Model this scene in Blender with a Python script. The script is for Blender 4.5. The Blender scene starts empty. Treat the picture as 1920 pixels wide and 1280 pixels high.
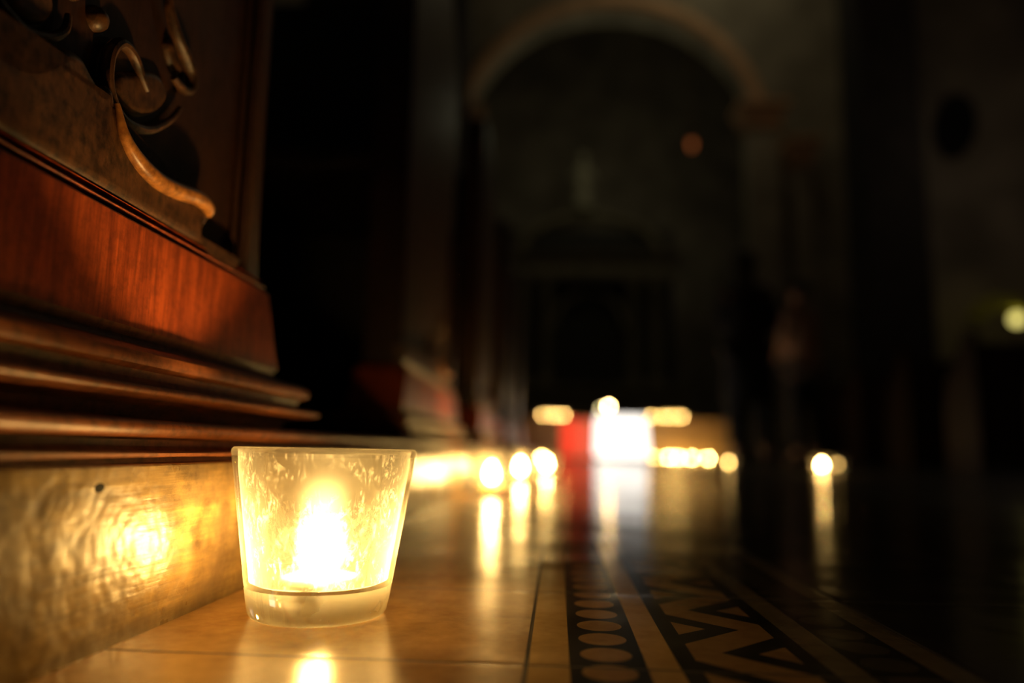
import bpy, bmesh, math, random
from math import sin, cos, pi, radians, atan, sqrt
from mathutils import Matrix, Vector

random.seed(7)
sc = bpy.context.scene
col = sc.collection

# ------------------------------------------------------------------ camera
F_PX, ROLL, H = 1390.0, radians(1.1), 0.068
vx, vy = 1045 - 960, 846 - 640            # where the nave axis vanishes
x0 = vx * cos(ROLL) + vy * sin(ROLL)
y0 = -vx * sin(ROLL) + vy * cos(ROLL)
pitch = atan(y0 / F_PX)
yaw = atan(x0 * cos(pitch) / F_PX)
cam_d = bpy.data.cameras.new('camera')
cam_d.sensor_width = 36.0
cam_d.lens = F_PX / 1920 * 36.0
cam_d.clip_start = 0.01
cam_d.clip_end = 200
cam_d.dof.use_dof = True
cam_d.dof.focus_distance = 0.292
cam_d.dof.aperture_fstop = 3.1
cam = bpy.data.objects.new('camera', cam_d)
col.objects.link(cam)
R = Matrix.Rotation(yaw, 4, 'Z') @ Matrix.Rotation(pi / 2 + pitch, 4, 'X') @ Matrix.Rotation(ROLL, 4, 'Z')
cam.matrix_world = Matrix.Translation((0, 0, H)) @ R
sc.camera = cam

# ------------------------------------------------------------------ world, exposure
w = bpy.data.worlds.new('world')
sc.world = w
w.use_nodes = True
bg = w.node_tree.nodes['Background']
bg.inputs[0].default_value = (1.0, 0.86, 0.66, 1)
bg.inputs[1].default_value = 0.005
vs = sc.view_settings
vs.view_transform = 'Standard'
vs.look = 'None'
vs.gamma = 1
vs.exposure = 0
vs.use_curve_mapping = False
cy = sc.cycles
cy.use_denoising = True
cy.use_adaptive_sampling = False
cy.max_bounces = 14
cy.transparent_max_bounces = 24
cy.transmission_bounces = 12
cy.glossy_bounces = 5
cy.diffuse_bounces = 4
cy.sample_clamp_indirect = 6
cy.blur_glossy = 0.3

def lamp(name, loc, power, color, radius=0.4):
    l = bpy.data.lights.new(name, 'POINT')
    l.energy = power; l.color = color; l.shadow_soft_size = radius
    o = bpy.data.objects.new(name, l); o.location = loc
    col.objects.link(o)
    return o
# added fill lights that lift the dim background; no lamps hang there
lamp('chancel_front_fill', (2.6, 13.0, 10.5), 30.0, (1.0, .9, .55), .6)
lamp('chancel_inner_fill', (1.1, 17.3, 8.2), 13.0, (1.0, .95, .6), .5)
lamp('nave_fill', (3.4, 9.0, 8.5), 8.5, (1.0, .72, .5), .6)
lamp('aisle_fill', (5.4, 8.3, 4.0), 4.0, (1.0, .8, .6), .4)

FLAME = (1.0, 0.60, 0.19)

# ------------------------------------------------------------------ object helpers
def tag(o, label=None, cat=None, group=None, kind=None):
    if label: o['label'] = label
    if cat: o['category'] = cat
    if group: o['group'] = group
    if kind: o['kind'] = kind
    return o

def empty(name, loc=(0, 0, 0), rz=0):
    o = bpy.data.objects.new(name, None)
    o.location = loc; o.rotation_euler = (0, 0, rz)
    o.empty_display_size = .02
    col.objects.link(o)
    return o

def obj(name, bm, mats, parent=None, smooth=35, recalc=True):
    if recalc:
        bmesh.ops.recalc_face_normals(bm, faces=bm.faces[:])
    me = bpy.data.meshes.new(name)
    bm.to_mesh(me); bm.free()
    for m in (mats if isinstance(mats, (list, tuple)) else [mats]):
        me.materials.append(m)
    if smooth:
        me.polygons.foreach_set('use_smooth', [True] * len(me.polygons))
        me.set_sharp_from_angle(angle=radians(smooth))
    o = bpy.data.objects.new(name, me)
    col.objects.link(o)
    if parent: o.parent = parent
    return o

def copy_tree(o, parent=None):
    c = o.copy(); col.objects.link(c); c.parent = parent
    for ch in list(o.children):
        copy_tree(ch, c)
    return c

def box(bm, x0, x1, y0, y1, z0, z1, bev=0.0, mi=0):
    v = [bm.verts.new(p) for p in [(x0, y0, z0), (x1, y0, z0), (x1, y1, z0), (x0, y1, z0),
                                   (x0, y0, z1), (x1, y0, z1), (x1, y1, z1), (x0, y1, z1)]]
    fs = [bm.faces.new([v[i] for i in q]) for q in
          [(0, 3, 2, 1), (4, 5, 6, 7), (0, 1, 5, 4), (1, 2, 6, 5), (2, 3, 7, 6), (3, 0, 4, 7)]]
    for f in fs: f.material_index = mi
    if bev:
        es = set(e for f in fs for e in f.edges)
        bmesh.ops.bevel(bm, geom=list(es), offset=bev, segments=3, profile=.5, affect='EDGES')

def lathe(bm, prof, seg=48, c=(0, 0), cap=True, mi=0, mat_of=None):
    rings = []
    for r, z in prof:
        if r < 1e-6:
            rings.append([bm.verts.new((c[0], c[1], z))])
        else:
            rings.append([bm.verts.new((c[0] + r * cos(2 * pi * k / seg), c[1] + r * sin(2 * pi * k / seg), z)) for k in range(seg)])
    for i, (a, b) in enumerate(zip(rings, rings[1:])):
        for k in range(seg):
            k2 = (k + 1) % seg
            if len(a) == 1 and len(b) == 1: continue
            if len(a) == 1: f = bm.faces.new((a[0], b[k], b[k2]))
            elif len(b) == 1: f = bm.faces.new((a[k], a[k2], b[0]))
            else: f = bm.faces.new((a[k], a[k2], b[k2], b[k]))
            f.material_index = mat_of(i) if mat_of else mi

def catmull(pts, n=6, closed=False):
    out = []
    P = [Vector(p) for p in pts]
    N = len(P)
    rng = range(N) if closed else range(N - 1)
    for i in rng:
        if closed:
            a, b, c, d = P[(i - 1) % N], P[i], P[(i + 1) % N], P[(i + 2) % N]
        else:
            a, b, c, d = P[max(i - 1, 0)], P[i], P[i + 1], P[min(i + 2, N - 1)]
        for k in range(n):
            t = k / n
            out.append(.5 * ((2 * b) + (c - a) * t + (2 * a - 5 * b + 4 * c - d) * t * t + (3 * b - a - 3 * c + d) * t ** 3))
    if not closed: out.append(P[-1])
    return out

def tube(bm, pts, rad, seg=10, flat=1.0, axis=Vector((1, 0, 0))):
    """round bead along pts; flat squashes it along axis; rad may be a list"""
    rings = []
    n = len(pts)
    for i, p in enumerate(pts):
        t = (pts[min(i + 1, n - 1)] - pts[max(i - 1, 0)]).normalized()
        u = axis - t * axis.dot(t)
        if u.length < 1e-5: u = Vector((0, 1, 0)) - t * t.y
        u.normalize(); v = t.cross(u)
        r = rad[i] if isinstance(rad, (list, tuple)) else rad
        rings.append([bm.verts.new(p + u * cos(2 * pi * k / seg) * r * flat + v * sin(2 * pi * k / seg) * r) for k in range(seg)])
    for a, b in zip(rings, rings[1:]):
        for k in range(seg):
            bm.faces.new((a[k], a[(k + 1) % seg], b[(k + 1) % seg], b[k]))
    bm.faces.new(rings[0]); bm.faces.new(rings[-1][::-1])

def rect_loft(bm, X0, X1, Y0, Y1, prof):
    """prof = (outward offset, z): a moulded body on a rectangular footprint"""
    rings = []
    for pp in prof:
        o_, z = pp[:2]; oy = pp[2] if len(pp) > 2 else o_
        rings.append([bm.verts.new(p) for p in [(X0 - o_, Y0 - oy, z), (X1 + o_, Y0 - oy, z), (X1 + o_, Y1 + oy, z), (X0 - o_, Y1 + oy, z)]])
    for a, b in zip(rings, rings[1:]):
        for k in range(4):
            bm.faces.new((a[k], a[(k + 1) % 4], b[(k + 1) % 4], b[k]))
    bm.faces.new(rings[0][::-1]); bm.faces.new(rings[-1])

def plate(bm, yz, xb, xf, bev):
    """raised board in the Y-Z plane from x=xb to x=xf with a rounded front edge"""
    P = [Vector((p[0], p[1])) for p in yz]
    area = sum(P[i].x * P[(i + 1) % len(P)].y - P[(i + 1) % len(P)].x * P[i].y for i in range(len(P)))
    if area < 0: P.reverse()
    n = len(P)
    nor = []
    for i in range(n):
        t = (P[(i + 1) % n] - P[i - 1]).normalized()
        nor.append(Vector((-t.y, t.x)))       # inward for CCW
    rings = []
    steps = [(0, xb)] + [(bev * (1 - cos(a)), xf - bev * .8 * (1 - sin(a))) for a in [0, pi / 8, pi / 4, 3 * pi / 8, pi / 2]]
    for ins, x in steps:
        rings.append([bm.verts.new((x, P[i].x + nor[i].x * ins, P[i].y + nor[i].y * ins)) for i in range(n)])
    for a, b in zip(rings, rings[1:]):
        for k in range(n):
            bm.faces.new((a[k], a[(k + 1) % n], b[(k + 1) % n], b[k]))
    f = bm.faces.new(rings[-1]); f2 = bm.faces.new(rings[0][::-1])
    bmesh.ops.triangulate(bm, faces=[f, f2])

# ------------------------------------------------------------------ material helpers
class NT:
    def __init__(s, name):
        s.m = bpy.data.materials.new(name); s.m.use_nodes = True
        s.t = s.m.node_tree; s.t.nodes.clear()
        s.out = s.t.nodes.new('ShaderNodeOutputMaterial')
    def n(s, typ, **kw):
        nd = s.t.nodes.new(typ)
        for k, v in kw.items(): setattr(nd, k, v)
        return nd
    def link(s, a, b): s.t.links.new(a, b)
    def put(s, sock, v):
        if hasattr(v, 'is_output') or isinstance(v, bpy.types.NodeSocket): s.link(v, sock)
        else: sock.default_value = v
    def M(s, op, a, b=0.0, c=0.0):
        nd = s.n('ShaderNodeMath', operation=op)
        s.put(nd.inputs[0], a); s.put(nd.inputs[1], b); s.put(nd.inputs[2], c)
        return nd.outputs[0]
    def band(s, x, lo, hi):
        return s.M('MULTIPLY', s.M('GREATER_THAN', x, lo), s.M('LESS_THAN', x, hi))
    def coord(s, scale=(1, 1, 1), rot=(0, 0, 0)):
        tc = s.n('ShaderNodeTexCoord'); mp = s.n('ShaderNodeMapping')
        mp.inputs['Scale'].default_value = scale; mp.inputs['Rotation'].default_value = rot
        s.link(tc.outputs['Object'], mp.inputs[0])
        return mp.outputs[0]
    def noise(s, vec, scale, detail=4, rough=.55, dist=0):
        nd = s.n('ShaderNodeTexNoise')
        s.link(vec, nd.inputs['Vector']); nd.inputs['Scale'].default_value = scale
        nd.inputs['Detail'].default_value = detail; nd.inputs['Roughness'].default_value = rough
        nd.inputs['Distortion'].default_value = dist
        return nd.outputs[0]
    def ramp(s, fac, stops):
        nd = s.n('ShaderNodeValToRGB')
        e = nd.color_ramp.elements
        while len(e) < len(stops): e.new(.5)
        for el, (p, c) in zip(e, stops):
            el.position = p
            el.color = (c[0], c[1], c[2], 1) if isinstance(c, (tuple, list)) else (c, c, c, 1)
        s.link(fac, nd.inputs[0])
        return nd.outputs[0]
    def mix(s, fac, a, b):
        nd = s.n('ShaderNodeMix', data_type='RGBA')
        s.put(nd.inputs[0], fac)
        for sock, v in ((nd.inputs[6], a), (nd.inputs[7], b)):
            if isinstance(v, tuple): sock.default_value = (*v[:3], 1)
            else: s.link(v, sock)
        return nd.outputs[2]
    def bump(s, h, strength, dist=.001, normal=None):
        nd = s.n('ShaderNodeBump')
        nd.inputs['Strength'].default_value = strength; nd.inputs['Distance'].default_value = dist
        s.link(h, nd.inputs['Height'])
        if normal: s.link(normal, nd.inputs['Normal'])
        return nd.outputs[0]
    def bsdf(s, color, rough=.5, normal=None, spec=.5, coat=0, coat_rough=.1, emis=None, metal=0):
        b = s.n('ShaderNodeBsdfPrincipled')
        for k, v in (('Base Color', color), ('Roughness', rough)):
            if isinstance(v, tuple): b.inputs[k].default_value = (*v[:3], 1)
            else: s.put(b.inputs[k], v)
        s.put(b.inputs['Specular IOR Level'], spec)
        b.inputs['Coat Weight'].default_value = coat; b.inputs['Coat Roughness'].default_value = coat_rough
        b.inputs['Metallic'].default_value = metal
        if normal: s.link(normal, b.inputs['Normal'])
        if emis:
            b.inputs['Emission Color'].default_value = (*emis[0], 1); b.inputs['Emission Strength'].default_value = emis[1]
        return b.outputs[0]
    def done(s, sh):
        s.link(sh, s.out.inputs[0]); return s.m
    def mixsh(s, fac, a, b):
        nd = s.n('ShaderNodeMixShader'); s.put(nd.inputs[0], fac); s.link(a, nd.inputs[1]); s.link(b, nd.inputs[2])
        return nd.outputs[0]

def plain(name, color, rough=.6, nscale=20, var=.25, spec=.5, bump=0, metal=0):
    t = NT(name); v = t.coord(); n = t.noise(v, nscale)
    c = t.ramp(n, [(.3, tuple(x * (1 - var) for x in color)), (.7, tuple(min(1, x * (1 + var)) for x in color))])
    nm = t.bump(n, bump, .002) if bump else None
    return t.done(t.bsdf(c, rough, nm, spec, metal=metal))

def emitter(name, color, strength):
    t = NT(name); e = t.n('ShaderNodeEmission')
    e.inputs[0].default_value = (*color, 1); e.inputs[1].default_value = strength
    return t.done(e.outputs[0])

def wood(name, dark, light, stretch, rough=.32, grain=1.0, mottle=0.0, coat=.0, nbump=.25):
    """stretch: scale per axis, small along the grain"""
    t = NT(name)
    v = t.coord(stretch)
    g = t.noise(v, 60 * grain, 6, .65, .6)
    g2 = t.noise(v, 220 * grain, 3, .6)
    gg = t.M('ADD', t.M('MULTIPLY', g, .65), t.M('MULTIPLY', g2, .35))
    c = t.ramp(gg, [(.32, dark), (.5, tuple((a + b) / 2 for a, b in zip(dark, light))), (.66, light)])
    pv = t.coord()
    r = t.noise(pv, 35, 4, .6)
    rr = t.M('MULTIPLY_ADD', r, .25, rough - .125)
    if mottle:
        s_ = t.noise(pv, 160, 5, .7)
        mk = t.ramp(s_, [(.45, 0.0), (.62, mottle)])
        c = t.mix(mk, c, tuple(x * .35 for x in dark))
        rr = t.M('ADD', rr, t.M('MULTIPLY', s_, .2))
    nm = t.bump(gg, nbump, .0006)
    return t.done(t.bsdf(c, rr, nm, .5, coat, .12))

# ------------------------------------------------------------------ materials
M_panel_v = wood('mahogany_panel', (.15, .020, .006), (.58, .105, .022), (1, 3, .22), .34, 1, .35)
M_panel_h = wood('mahogany_moulding', (.11, .028, .008), (.42, .125, .03), (2, .10, 2), .38, 1, .55)
M_carved = wood('worn_mahogany_carving', (.040, .018, .009), (.15, .060, .024), (1, 1, .5), .38, 2.2, .8, nbump=.7)
M_ridge_highlight = wood('edge_highlight_wood', (.22, .07, .018), (.72, .30, .07), (1, 1, 1), .30, 1.6, .6)  # glossy highlight along the ridge painted in as lighter golden wood
M_board = wood('dark_varnished_board', (.022, .009, .005), (.055, .020, .009), (1, 3, .22), .36, 1, .35)

M_bench = plain('black_stained_bench', (.018, .009, .005), .6, 12, .3)

def riser_mat():
    t = NT('pale_oak_skirting')
    v = t.coord((2, .09, 2)); pv = t.coord()
    g = t.noise(v, 90, 6, .65, .5)
    g2 = t.noise(v, 330, 3, .6)
    patch = t.noise(pv, 26, 4, .6)
    gg = t.M('ADD', t.M('MULTIPLY', g, .6), t.M('MULTIPLY', g2, .4))
    c = t.ramp(gg, [(.32, (.16, .10, .035)), (.5, (.36, .235, .085)), (.66, (.56, .38, .13))])
    c = t.mix(t.ramp(patch, [(.40, 0.0), (.62, .85)]), c, (.13, .085, .045))
    grime = t.noise(t.coord((1, .7, 1.3)), 85, 6, .75)
    c = t.mix(t.ramp(grime, [(.46, 0.0), (.64, .7)]), c, (.08, .05, .025))
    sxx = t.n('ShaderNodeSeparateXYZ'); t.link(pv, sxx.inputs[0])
    foot_tone = t.M('MULTIPLY', t.ramp(t.M('ADD', t.M('MULTIPLY', sxx.outputs[2], 14.0), t.M('MULTIPLY', t.noise(pv, 22, 5, .7), .9)), [(.45, .8), (1.0, 0.0)]), .9)
    c = t.mix(foot_tone, c, (.075, .045, .022))  # darker towards the floor, edge broken up by noise
    # nail hole
    sx = t.n('ShaderNodeSeparateXYZ'); tc = t.n('ShaderNodeTexCoord'); t.link(tc.outputs['Object'], sx.inputs[0])
    dy = t.M('SUBTRACT', sx.outputs[1], .239); dz = t.M('SUBTRACT', sx.outputs[2], .0533)
    d = t.M('SQRT', t.M('ADD', t.M('MULTIPLY', t.M('MULTIPLY', dy, dy), .3), t.M('MULTIPLY', dz, dz)))
    hole = t.M('LESS_THAN', d, .00155)
    c = t.mix(hole, c, (.004, .003, .002))
    rg = t.M('MULTIPLY_ADD', patch, .26, .17)
    rg = t.M('MAXIMUM', rg, t.M('MULTIPLY', hole, .95))
    hgt = t.M('SUBTRACT', t.M('ADD', t.M('MULTIPLY', gg, .6), t.M('MULTIPLY', t.noise(pv, 60, 4, .6), .9)), t.M('MULTIPLY', hole, 2.0))
    # normals tilted to steer the flame's reflection on the board, plus uneven varnish
    saw = t.M('ADD', t.M('MULTIPLY', t.M('MINIMUM', sxx.outputs[1], .45), .155), t.M('MULTIPLY', t.noise(pv, 30, 3, .6), .0016))
    nb = t.bump(saw, 1.0, 1.0)
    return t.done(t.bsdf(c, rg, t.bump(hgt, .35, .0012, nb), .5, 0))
M_riser = riser_mat()

def floor_mat():
    t = NT('encaustic_tile_floor')
    tc = t.n('ShaderNodeTexCoord'); s = t.n('ShaderNodeSeparateXYZ'); t.link(tc.outputs['Object'], s.inputs[0])
    X, Y = s.outputs[0], s.outputs[1]
    # cream stripes
    st = t.band(X, -.0085, .0046)
    for lo, hi in ((.0296, .0402), (.0885, .0992), (.122, .133)):
        st = t.M('MAXIMUM', st, t.band(X, lo, hi))
    # circles
    def discs(cx):
        cyc = t.M('SUBTRACT', t.M('FLOORED_MODULO', t.M('SUBTRACT', Y, .2875 - .0212 / 2), .0212), .0106)
        dx = t.M('SUBTRACT', X, cx)
        return t.M('LESS_THAN', t.M('ADD', t.M('MULTIPLY', dx, dx), t.M('MULTIPLY', cyc, cyc)), .0088 ** 2)
    ci = t.M('MAXIMUM', discs(.0172), discs(.1105))
    # zigzag: period .0705, vertex on the left at Y=.274
    P = .0705
    ph = t.M('FLOORED_MODULO', t.M('SUBTRACT', Y, .274), P)                 # 0..P
    tri = t.M('ABSOLUTE', t.M('SUBTRACT', ph, P / 2))                       # P/2 at left vertex, 0 at right
    # centre line: X = .047 + .035*(1 - tri/(P/2))
    cl = t.M('SUBTRACT', .0825, t.M('MULTIPLY', tri, .0357 / (P / 2)))
    zz = t.M('MULTIPLY', t.M('LESS_THAN', t.M('ABSOLUTE', t.M('SUBTRACT', X, cl)), .0108), t.band(X, .0468, .0822))
    # small triangles left and right
    tl = t.M('LESS_THAN', tri, t.M('MULTIPLY_ADD', t.M('SUBTRACT', X, .0468), -.0107 / .012, .0107))
    tl = t.M('MULTIPLY', tl, t.M('GREATER_THAN', X, .0468))
    tri2 = t.M('SUBTRACT', P / 2, tri)
    tr = t.M('LESS_THAN', tri2, t.M('MULTIPLY_ADD', t.M('SUBTRACT', .0822, X), -.0107 / .012, .0107))
    tr = t.M('MULTIPLY', tr, t.M('LESS_THAN', X, .0822))
    zp = t.M('MAXIMUM', zz, t.M('MAXIMUM', tl, tr))
    inner = t.M('LESS_THAN', X, .045)
    # joints
    jy = t.M('ABSOLUTE', t.M('SUBTRACT', t.M('FLOORED_MODULO', t.M('ADD', t.M('SUBTRACT', Y, .3765), .063), .126), .063))
    jxl = t.M('ABSOLUTE', t.M('ADD', X, .0093))
    jxr = t.M('ABSOLUTE', t.M('SUBTRACT', t.M('FLOORED_MODULO', t.M('ADD', t.M('SUBTRACT', X, .134), .063), .126), .063))
    jxr = t.M('ADD', jxr, t.M('LESS_THAN', X, .1))
    joint = t.M('MINIMUM', t.M('MINIMUM', jxl, jy), jxr)
    line = t.M('LESS_THAN', joint, .0007)
    tiles = t.M('MINIMUM', t.M('DIVIDE', joint, .0035), 1.0)
    border = t.M('MULTIPLY', t.band(X, -.0085, .133), 1.0)
    pv = t.coord()
    n1 = t.noise(pv, 18, 5, .6); n2 = t.noise(pv, 120, 4, .65)
    nn = t.M('ADD', t.M('MULTIPLY', n1, .6), t.M('MULTIPLY', n2, .4))
    tan = t.ramp(nn, [(.35, (.32, .17, .055)), (.62, (.55, .31, .11))])
    cream = t.ramp(nn, [(.35, (.46, .29, .12)), (.65, (.70, .48, .22))])
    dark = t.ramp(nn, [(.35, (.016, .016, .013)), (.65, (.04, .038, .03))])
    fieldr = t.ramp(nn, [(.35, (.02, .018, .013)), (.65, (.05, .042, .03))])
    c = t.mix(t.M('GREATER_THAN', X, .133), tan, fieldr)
    brown = t.ramp(nn, [(.35, (.30, .18, .08)), (.65, (.48, .31, .14))])
    grey = t.ramp(nn, [(.35, (.16, .13, .085)), (.65, (.27, .23, .15))])
    pc = t.mix(t.M('MULTIPLY', st, inner), dark, cream)
    pc = t.mix(t.M('MULTIPLY', ci, inner), pc, brown)
    pc = t.mix(zp, pc, brown)
    pc = t.mix(t.M('MULTIPLY', t.M('MAXIMUM', st, t.M('MULTIPLY', ci, .35)), t.M('SUBTRACT', 1.0, inner)), pc, grey)  # right-hand stripes and discs greyed: candlelight falloff painted into the tiles
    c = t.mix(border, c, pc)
    c = t.mix(line, c, (.02, .012, .006))
    c = t.mix(t.M('LESS_THAN', X, -.15), c, (.03, .02, .012))
    # each tile row a hair out of level, as laid by hand
    row = t.M('FLOOR', t.M('DIVIDE', t.M('SUBTRACT', Y, .3765), .126))
    wn = t.n('ShaderNodeTexWhiteNoise', noise_dimensions='1D'); t.link(row, wn.inputs['W'])
    rowY = t.M('MULTIPLY', t.M('SUBTRACT', wn.outputs[0], .5), Y)
    wav = t.noise(t.coord((1.0, .9, 1)), 9, 2, .5)
    h = t.M('ADD', t.M('MULTIPLY', wav, 1.8), t.M('MULTIPLY', n2, .07))
    h = t.M('ADD', h, t.M('MULTIPLY', rowY, 6.0))
    h = t.M('ADD', h, t.M('MULTIPLY', tiles, .10))
    rg = t.M('MULTIPLY_ADD', n1, .16, .06)
    rg = t.M('ADD', rg, t.M('MULTIPLY', t.M('LESS_THAN', X, -.0085), .10))
    far_ = t.M('MINIMUM', t.M('MAXIMUM', t.M('DIVIDE', t.M('SUBTRACT', X, .25), .4), 0.0), 1.0)
    rg = t.M('ADD', rg, t.M('MULTIPLY', far_, .12))
    rg = t.M('MAXIMUM', rg, t.M('MULTIPLY', line, .8))
    return t.done(t.bsdf(c, rg, t.bump(h, .5, .0016), .5, 0))
M_floor = floor_mat()

M_platform_top = wood('platform_boards', (.05, .02, .008), (.12, .05, .02), (2, .1, 2), .5)

# clear glass wall: lets light through, reflects at grazing angles, with an added smeary film that spreads the flame's glow
def glass_wall(name, film=0.0, patches=0.0, tint=(.97, .96, .90), detail=True, haze=1.0):
    t = NT(name)
    tr = t.n('ShaderNodeBsdfTransparent'); tr.inputs[0].default_value = (*tint, 1)
    if detail and film:                      # added dark tint near rim and floor, dimming the flame's outward light
        sx = t.n('ShaderNodeSeparateXYZ'); tc = t.n('ShaderNodeTexCoord'); t.link(tc.outputs['Object'], sx.inputs[0])
        up = t.M('SMOOTH_MIN', t.M('MAXIMUM', t.M('DIVIDE', t.M('SUBTRACT', sx.outputs[2], .040), .014), 0.0), 1.0, .3)
        low = t.M('MINIMUM', t.M('MAXIMUM', t.M('DIVIDE', t.M('SUBTRACT', .0265, sx.outputs[2]), .006), 0.0), 1.0)
        t.link(t.mix(low, t.mix(up, tint, (.27, .24, .19)), (.55, .5, .4)), tr.inputs[0])
    gl = t.n('ShaderNodeBsdfGlossy'); gl.inputs['Roughness'].default_value = .05
    fr = t.n('ShaderNodeFresnel'); fr.inputs[0].default_value = 1.45
    fr_ = t.M('MULTIPLY', fr.outputs[0], .7)
    sh = t.mixsh(fr_, tr.outputs[0], gl.outputs[0])
    if film or patches:
        tl = t.n('ShaderNodeBsdfTranslucent'); tl.inputs[0].default_value = (.97, .93, .82, 1)
        fw = t.n('ShaderNodeBsdfRefraction'); fw.inputs['Color'].default_value = (.97, .95, .88, 1)
        fw.inputs['Roughness'].default_value = .72; fw.inputs['IOR'].default_value = 1.42
        df = t.n('ShaderNodeBsdfDiffuse'); df.inputs[0].default_value = (.80, .76, .62, 1)
        soft = t.mixsh(.35, tl.outputs[0], df.outputs[0])
        lw = t.n('ShaderNodeLayerWeight'); lw.inputs[0].default_value = .45
        edge = t.M('POWER', lw.outputs['Facing'], 3.0)
        veil = t.M('MULTIPLY_ADD', edge, .75 * haze, .03 * haze)
        fac = film
        if detail:
            v = t.coord()
            a = t.noise(v, 60, 6, .72, 1.2)
            b = t.noise(t.coord((1, 1, .45)), 300, 6, .75, 1.5)
            sm = t.ramp(a, [(.44, 0.0), (.66, 1.0)])
            sp = t.ramp(b, [(.50, 0.0), (.57, 1.0)])
            st_ = t.ramp(t.noise(t.coord((1, 1, .12)), 700, 3, .6, .5), [(.60, 0.0), (.70, 1.0)])
            fac = t.M('ADD', t.M('MULTIPLY_ADD', sm, patches * .35, film), t.M('MULTIPLY', sp, patches * .45))
            fac = t.M('MAXIMUM', fac, t.M('MAXIMUM', t.M('MULTIPLY', up, .74), t.M('MULTIPLY', low, .35)))
            veil = t.M('ADD', veil, t.M('MULTIPLY', t.M('MULTIPLY', sp, sm), .5 * patches))
            veil = t.M('ADD', veil, t.M('MULTIPLY', t.M('MULTIPLY', st_, sm), .35 * patches))
        sh = t.mixsh(t.M('MINIMUM', fac, .9), sh, fw.outputs[0])
        sh = t.mixsh(t.M('MINIMUM', veil, .9), sh, soft)
    return t.done(sh)
M_glass_out = glass_wall('clear_glass', .0, .001, detail=False, haze=.6)
M_glass_in = glass_wall('glow_film_inner_glass', .16, 1.0)
M_glass_rim = glass_wall('thick_glass_rim', .12, 0, detail=False, haze=1.2)
M_glass_far = glass_wall('thin_film_far_glass', .04, 0, detail=False, haze=.15)
def solid_glass():
    t = NT('thick_glass_base')
    g = t.n('ShaderNodeBsdfGlass'); g.inputs[0].default_value = (.98, .97, .88, 1)
    g.inputs['Roughness'].default_value = .02; g.inputs['IOR'].default_value = 1.45
    tr = t.n('ShaderNodeBsdfTranslucent'); tr.inputs[0].default_value = (1, .97, .82, 1)
    df = t.n('ShaderNodeBsdfDiffuse'); df.inputs[0].default_value = (.9, .87, .72, 1)
    s2 = t.mixsh(.4, tr.outputs[0], df.outputs[0])
    tp = t.n('ShaderNodeBsdfTransparent'); tp.inputs[0].default_value = (.9, .9, .8, 1)
    a = t.mixsh(.3, g.outputs[0], tp.outputs[0])
    nz = t.ramp(t.noise(t.coord(), 90, 2, .5), [(.3, .23), (.8, .27)])
    return t.done(t.mixsh(nz, a, s2))
M_glass_base = solid_glass()
def wax_mat():
    t = NT('candle_wax')
    b = t.n('ShaderNodeBsdfPrincipled')
    b.inputs['Base Color'].default_value = (.95, .88, .72, 1); b.inputs['Roughness'].default_value = .35
    b.inputs['Subsurface Weight'].default_value = 1.0
    b.inputs['Subsurface Radius'].default_value = (1.0, .75, .45); b.inputs['Subsurface Scale'].default_value = .012
    return t.done(b.outputs[0])
M_wax = wax_mat()
M_wick = plain('charred_wick', (.02, .015, .012), .9)
M_flame = emitter('candle_flame', FLAME, 950)
M_flame_far = emitter('far_candle_flame', FLAME, 350)
M_flame_dim = emitter('low_candle_flame', FLAME, 115)
M_flame_weak = emitter('weak_candle_flame', FLAME, 40)
M_flame_faint = emitter('faint_candle_flame', FLAME, 12)

# ------------------------------------------------------------------ setting: floor, walls, ceiling
bm = bmesh.new()
for (a, b, c, d) in ((-6, 8, -1.0, 22.5),):
    v = [bm.verts.new(p) for p in ((a, c, 0), (b, c, 0), (b, d, 0), (a, d, 0))]
    bm.faces.new(v)
    v2 = [bm.verts.new(p) for p in ((a, c, -.1), (b, c, -.1), (b, d, -.1), (a, d, -.1))]
    bm.faces.new(v2[::-1])
    for k in range(4):
        bm.faces.new((v[k], v2[k], v2[(k + 1) % 4], v[(k + 1) % 4]))
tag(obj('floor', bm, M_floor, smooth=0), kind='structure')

M_plaster = plain('dim_lime_plaster', (.34, .29, .22), .9, 1.2, .35)
M_stone = plain('grey_stone', (.42, .36, .27), .85, 2.5, .3)
M_stone_trim = plain('ochre_stone_moulding', (.75, .44, .25), .8, 3, .2)
M_dark_opening = plain('unlit_window_glass', (.01, .01, .012), .4, 3, .1)

# skirting platform beneath the pew ends
def arc(cx, cz, r, a0, a1, n=6):
    return [(cx + r * cos(radians(a0 + (a1 - a0) * k / n)), cz + r * sin(radians(a0 + (a1 - a0) * k / n))) for k in range(n + 1)]
prof = [(-.1495, .0598 * k / 12) for k in range(12)] + [(-.1495, .0598), (-.1502, .0605), (-.1600, .0606), (-.1600, .0630), (-.1488, .0631),
        (-.1480, .0636), (-.1480, .0645), (-.1488, .0650), (-.1585, .0654), (-.1600, .0670), (-.1595, .0695), (-.1570, .0703)]
prof += [(-.1545 + .0035 * cos(radians(a)), .0737 + .0033 * sin(radians(a))) for a in range(-90, 91, 18)]
prof += [(-.60, .0772), (-1.30, .0772), (-1.30, 0)]
bm = bmesh.new()
ys = [-.6 + .1 * k for k in range(7)] + [.01 * k for k in range(1, 70)] + [.7 + .1 * k for k in range(58)]
def dent(x, y, z):
    # board bowed a millimetre at mid-height, shaped to move the flame's reflection
    if x > -.1496 and 0 < z < .0598:
        u = (y - .270)
        return x + .0010 * sin(2 * pi * u / .14) * math.exp(-(u / .09) ** 2) * sin(pi * z / .0598)
    return x
rows = [[bm.verts.new((dent(x, y, z), y, z)) for x, z in prof] for y in ys]
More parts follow.
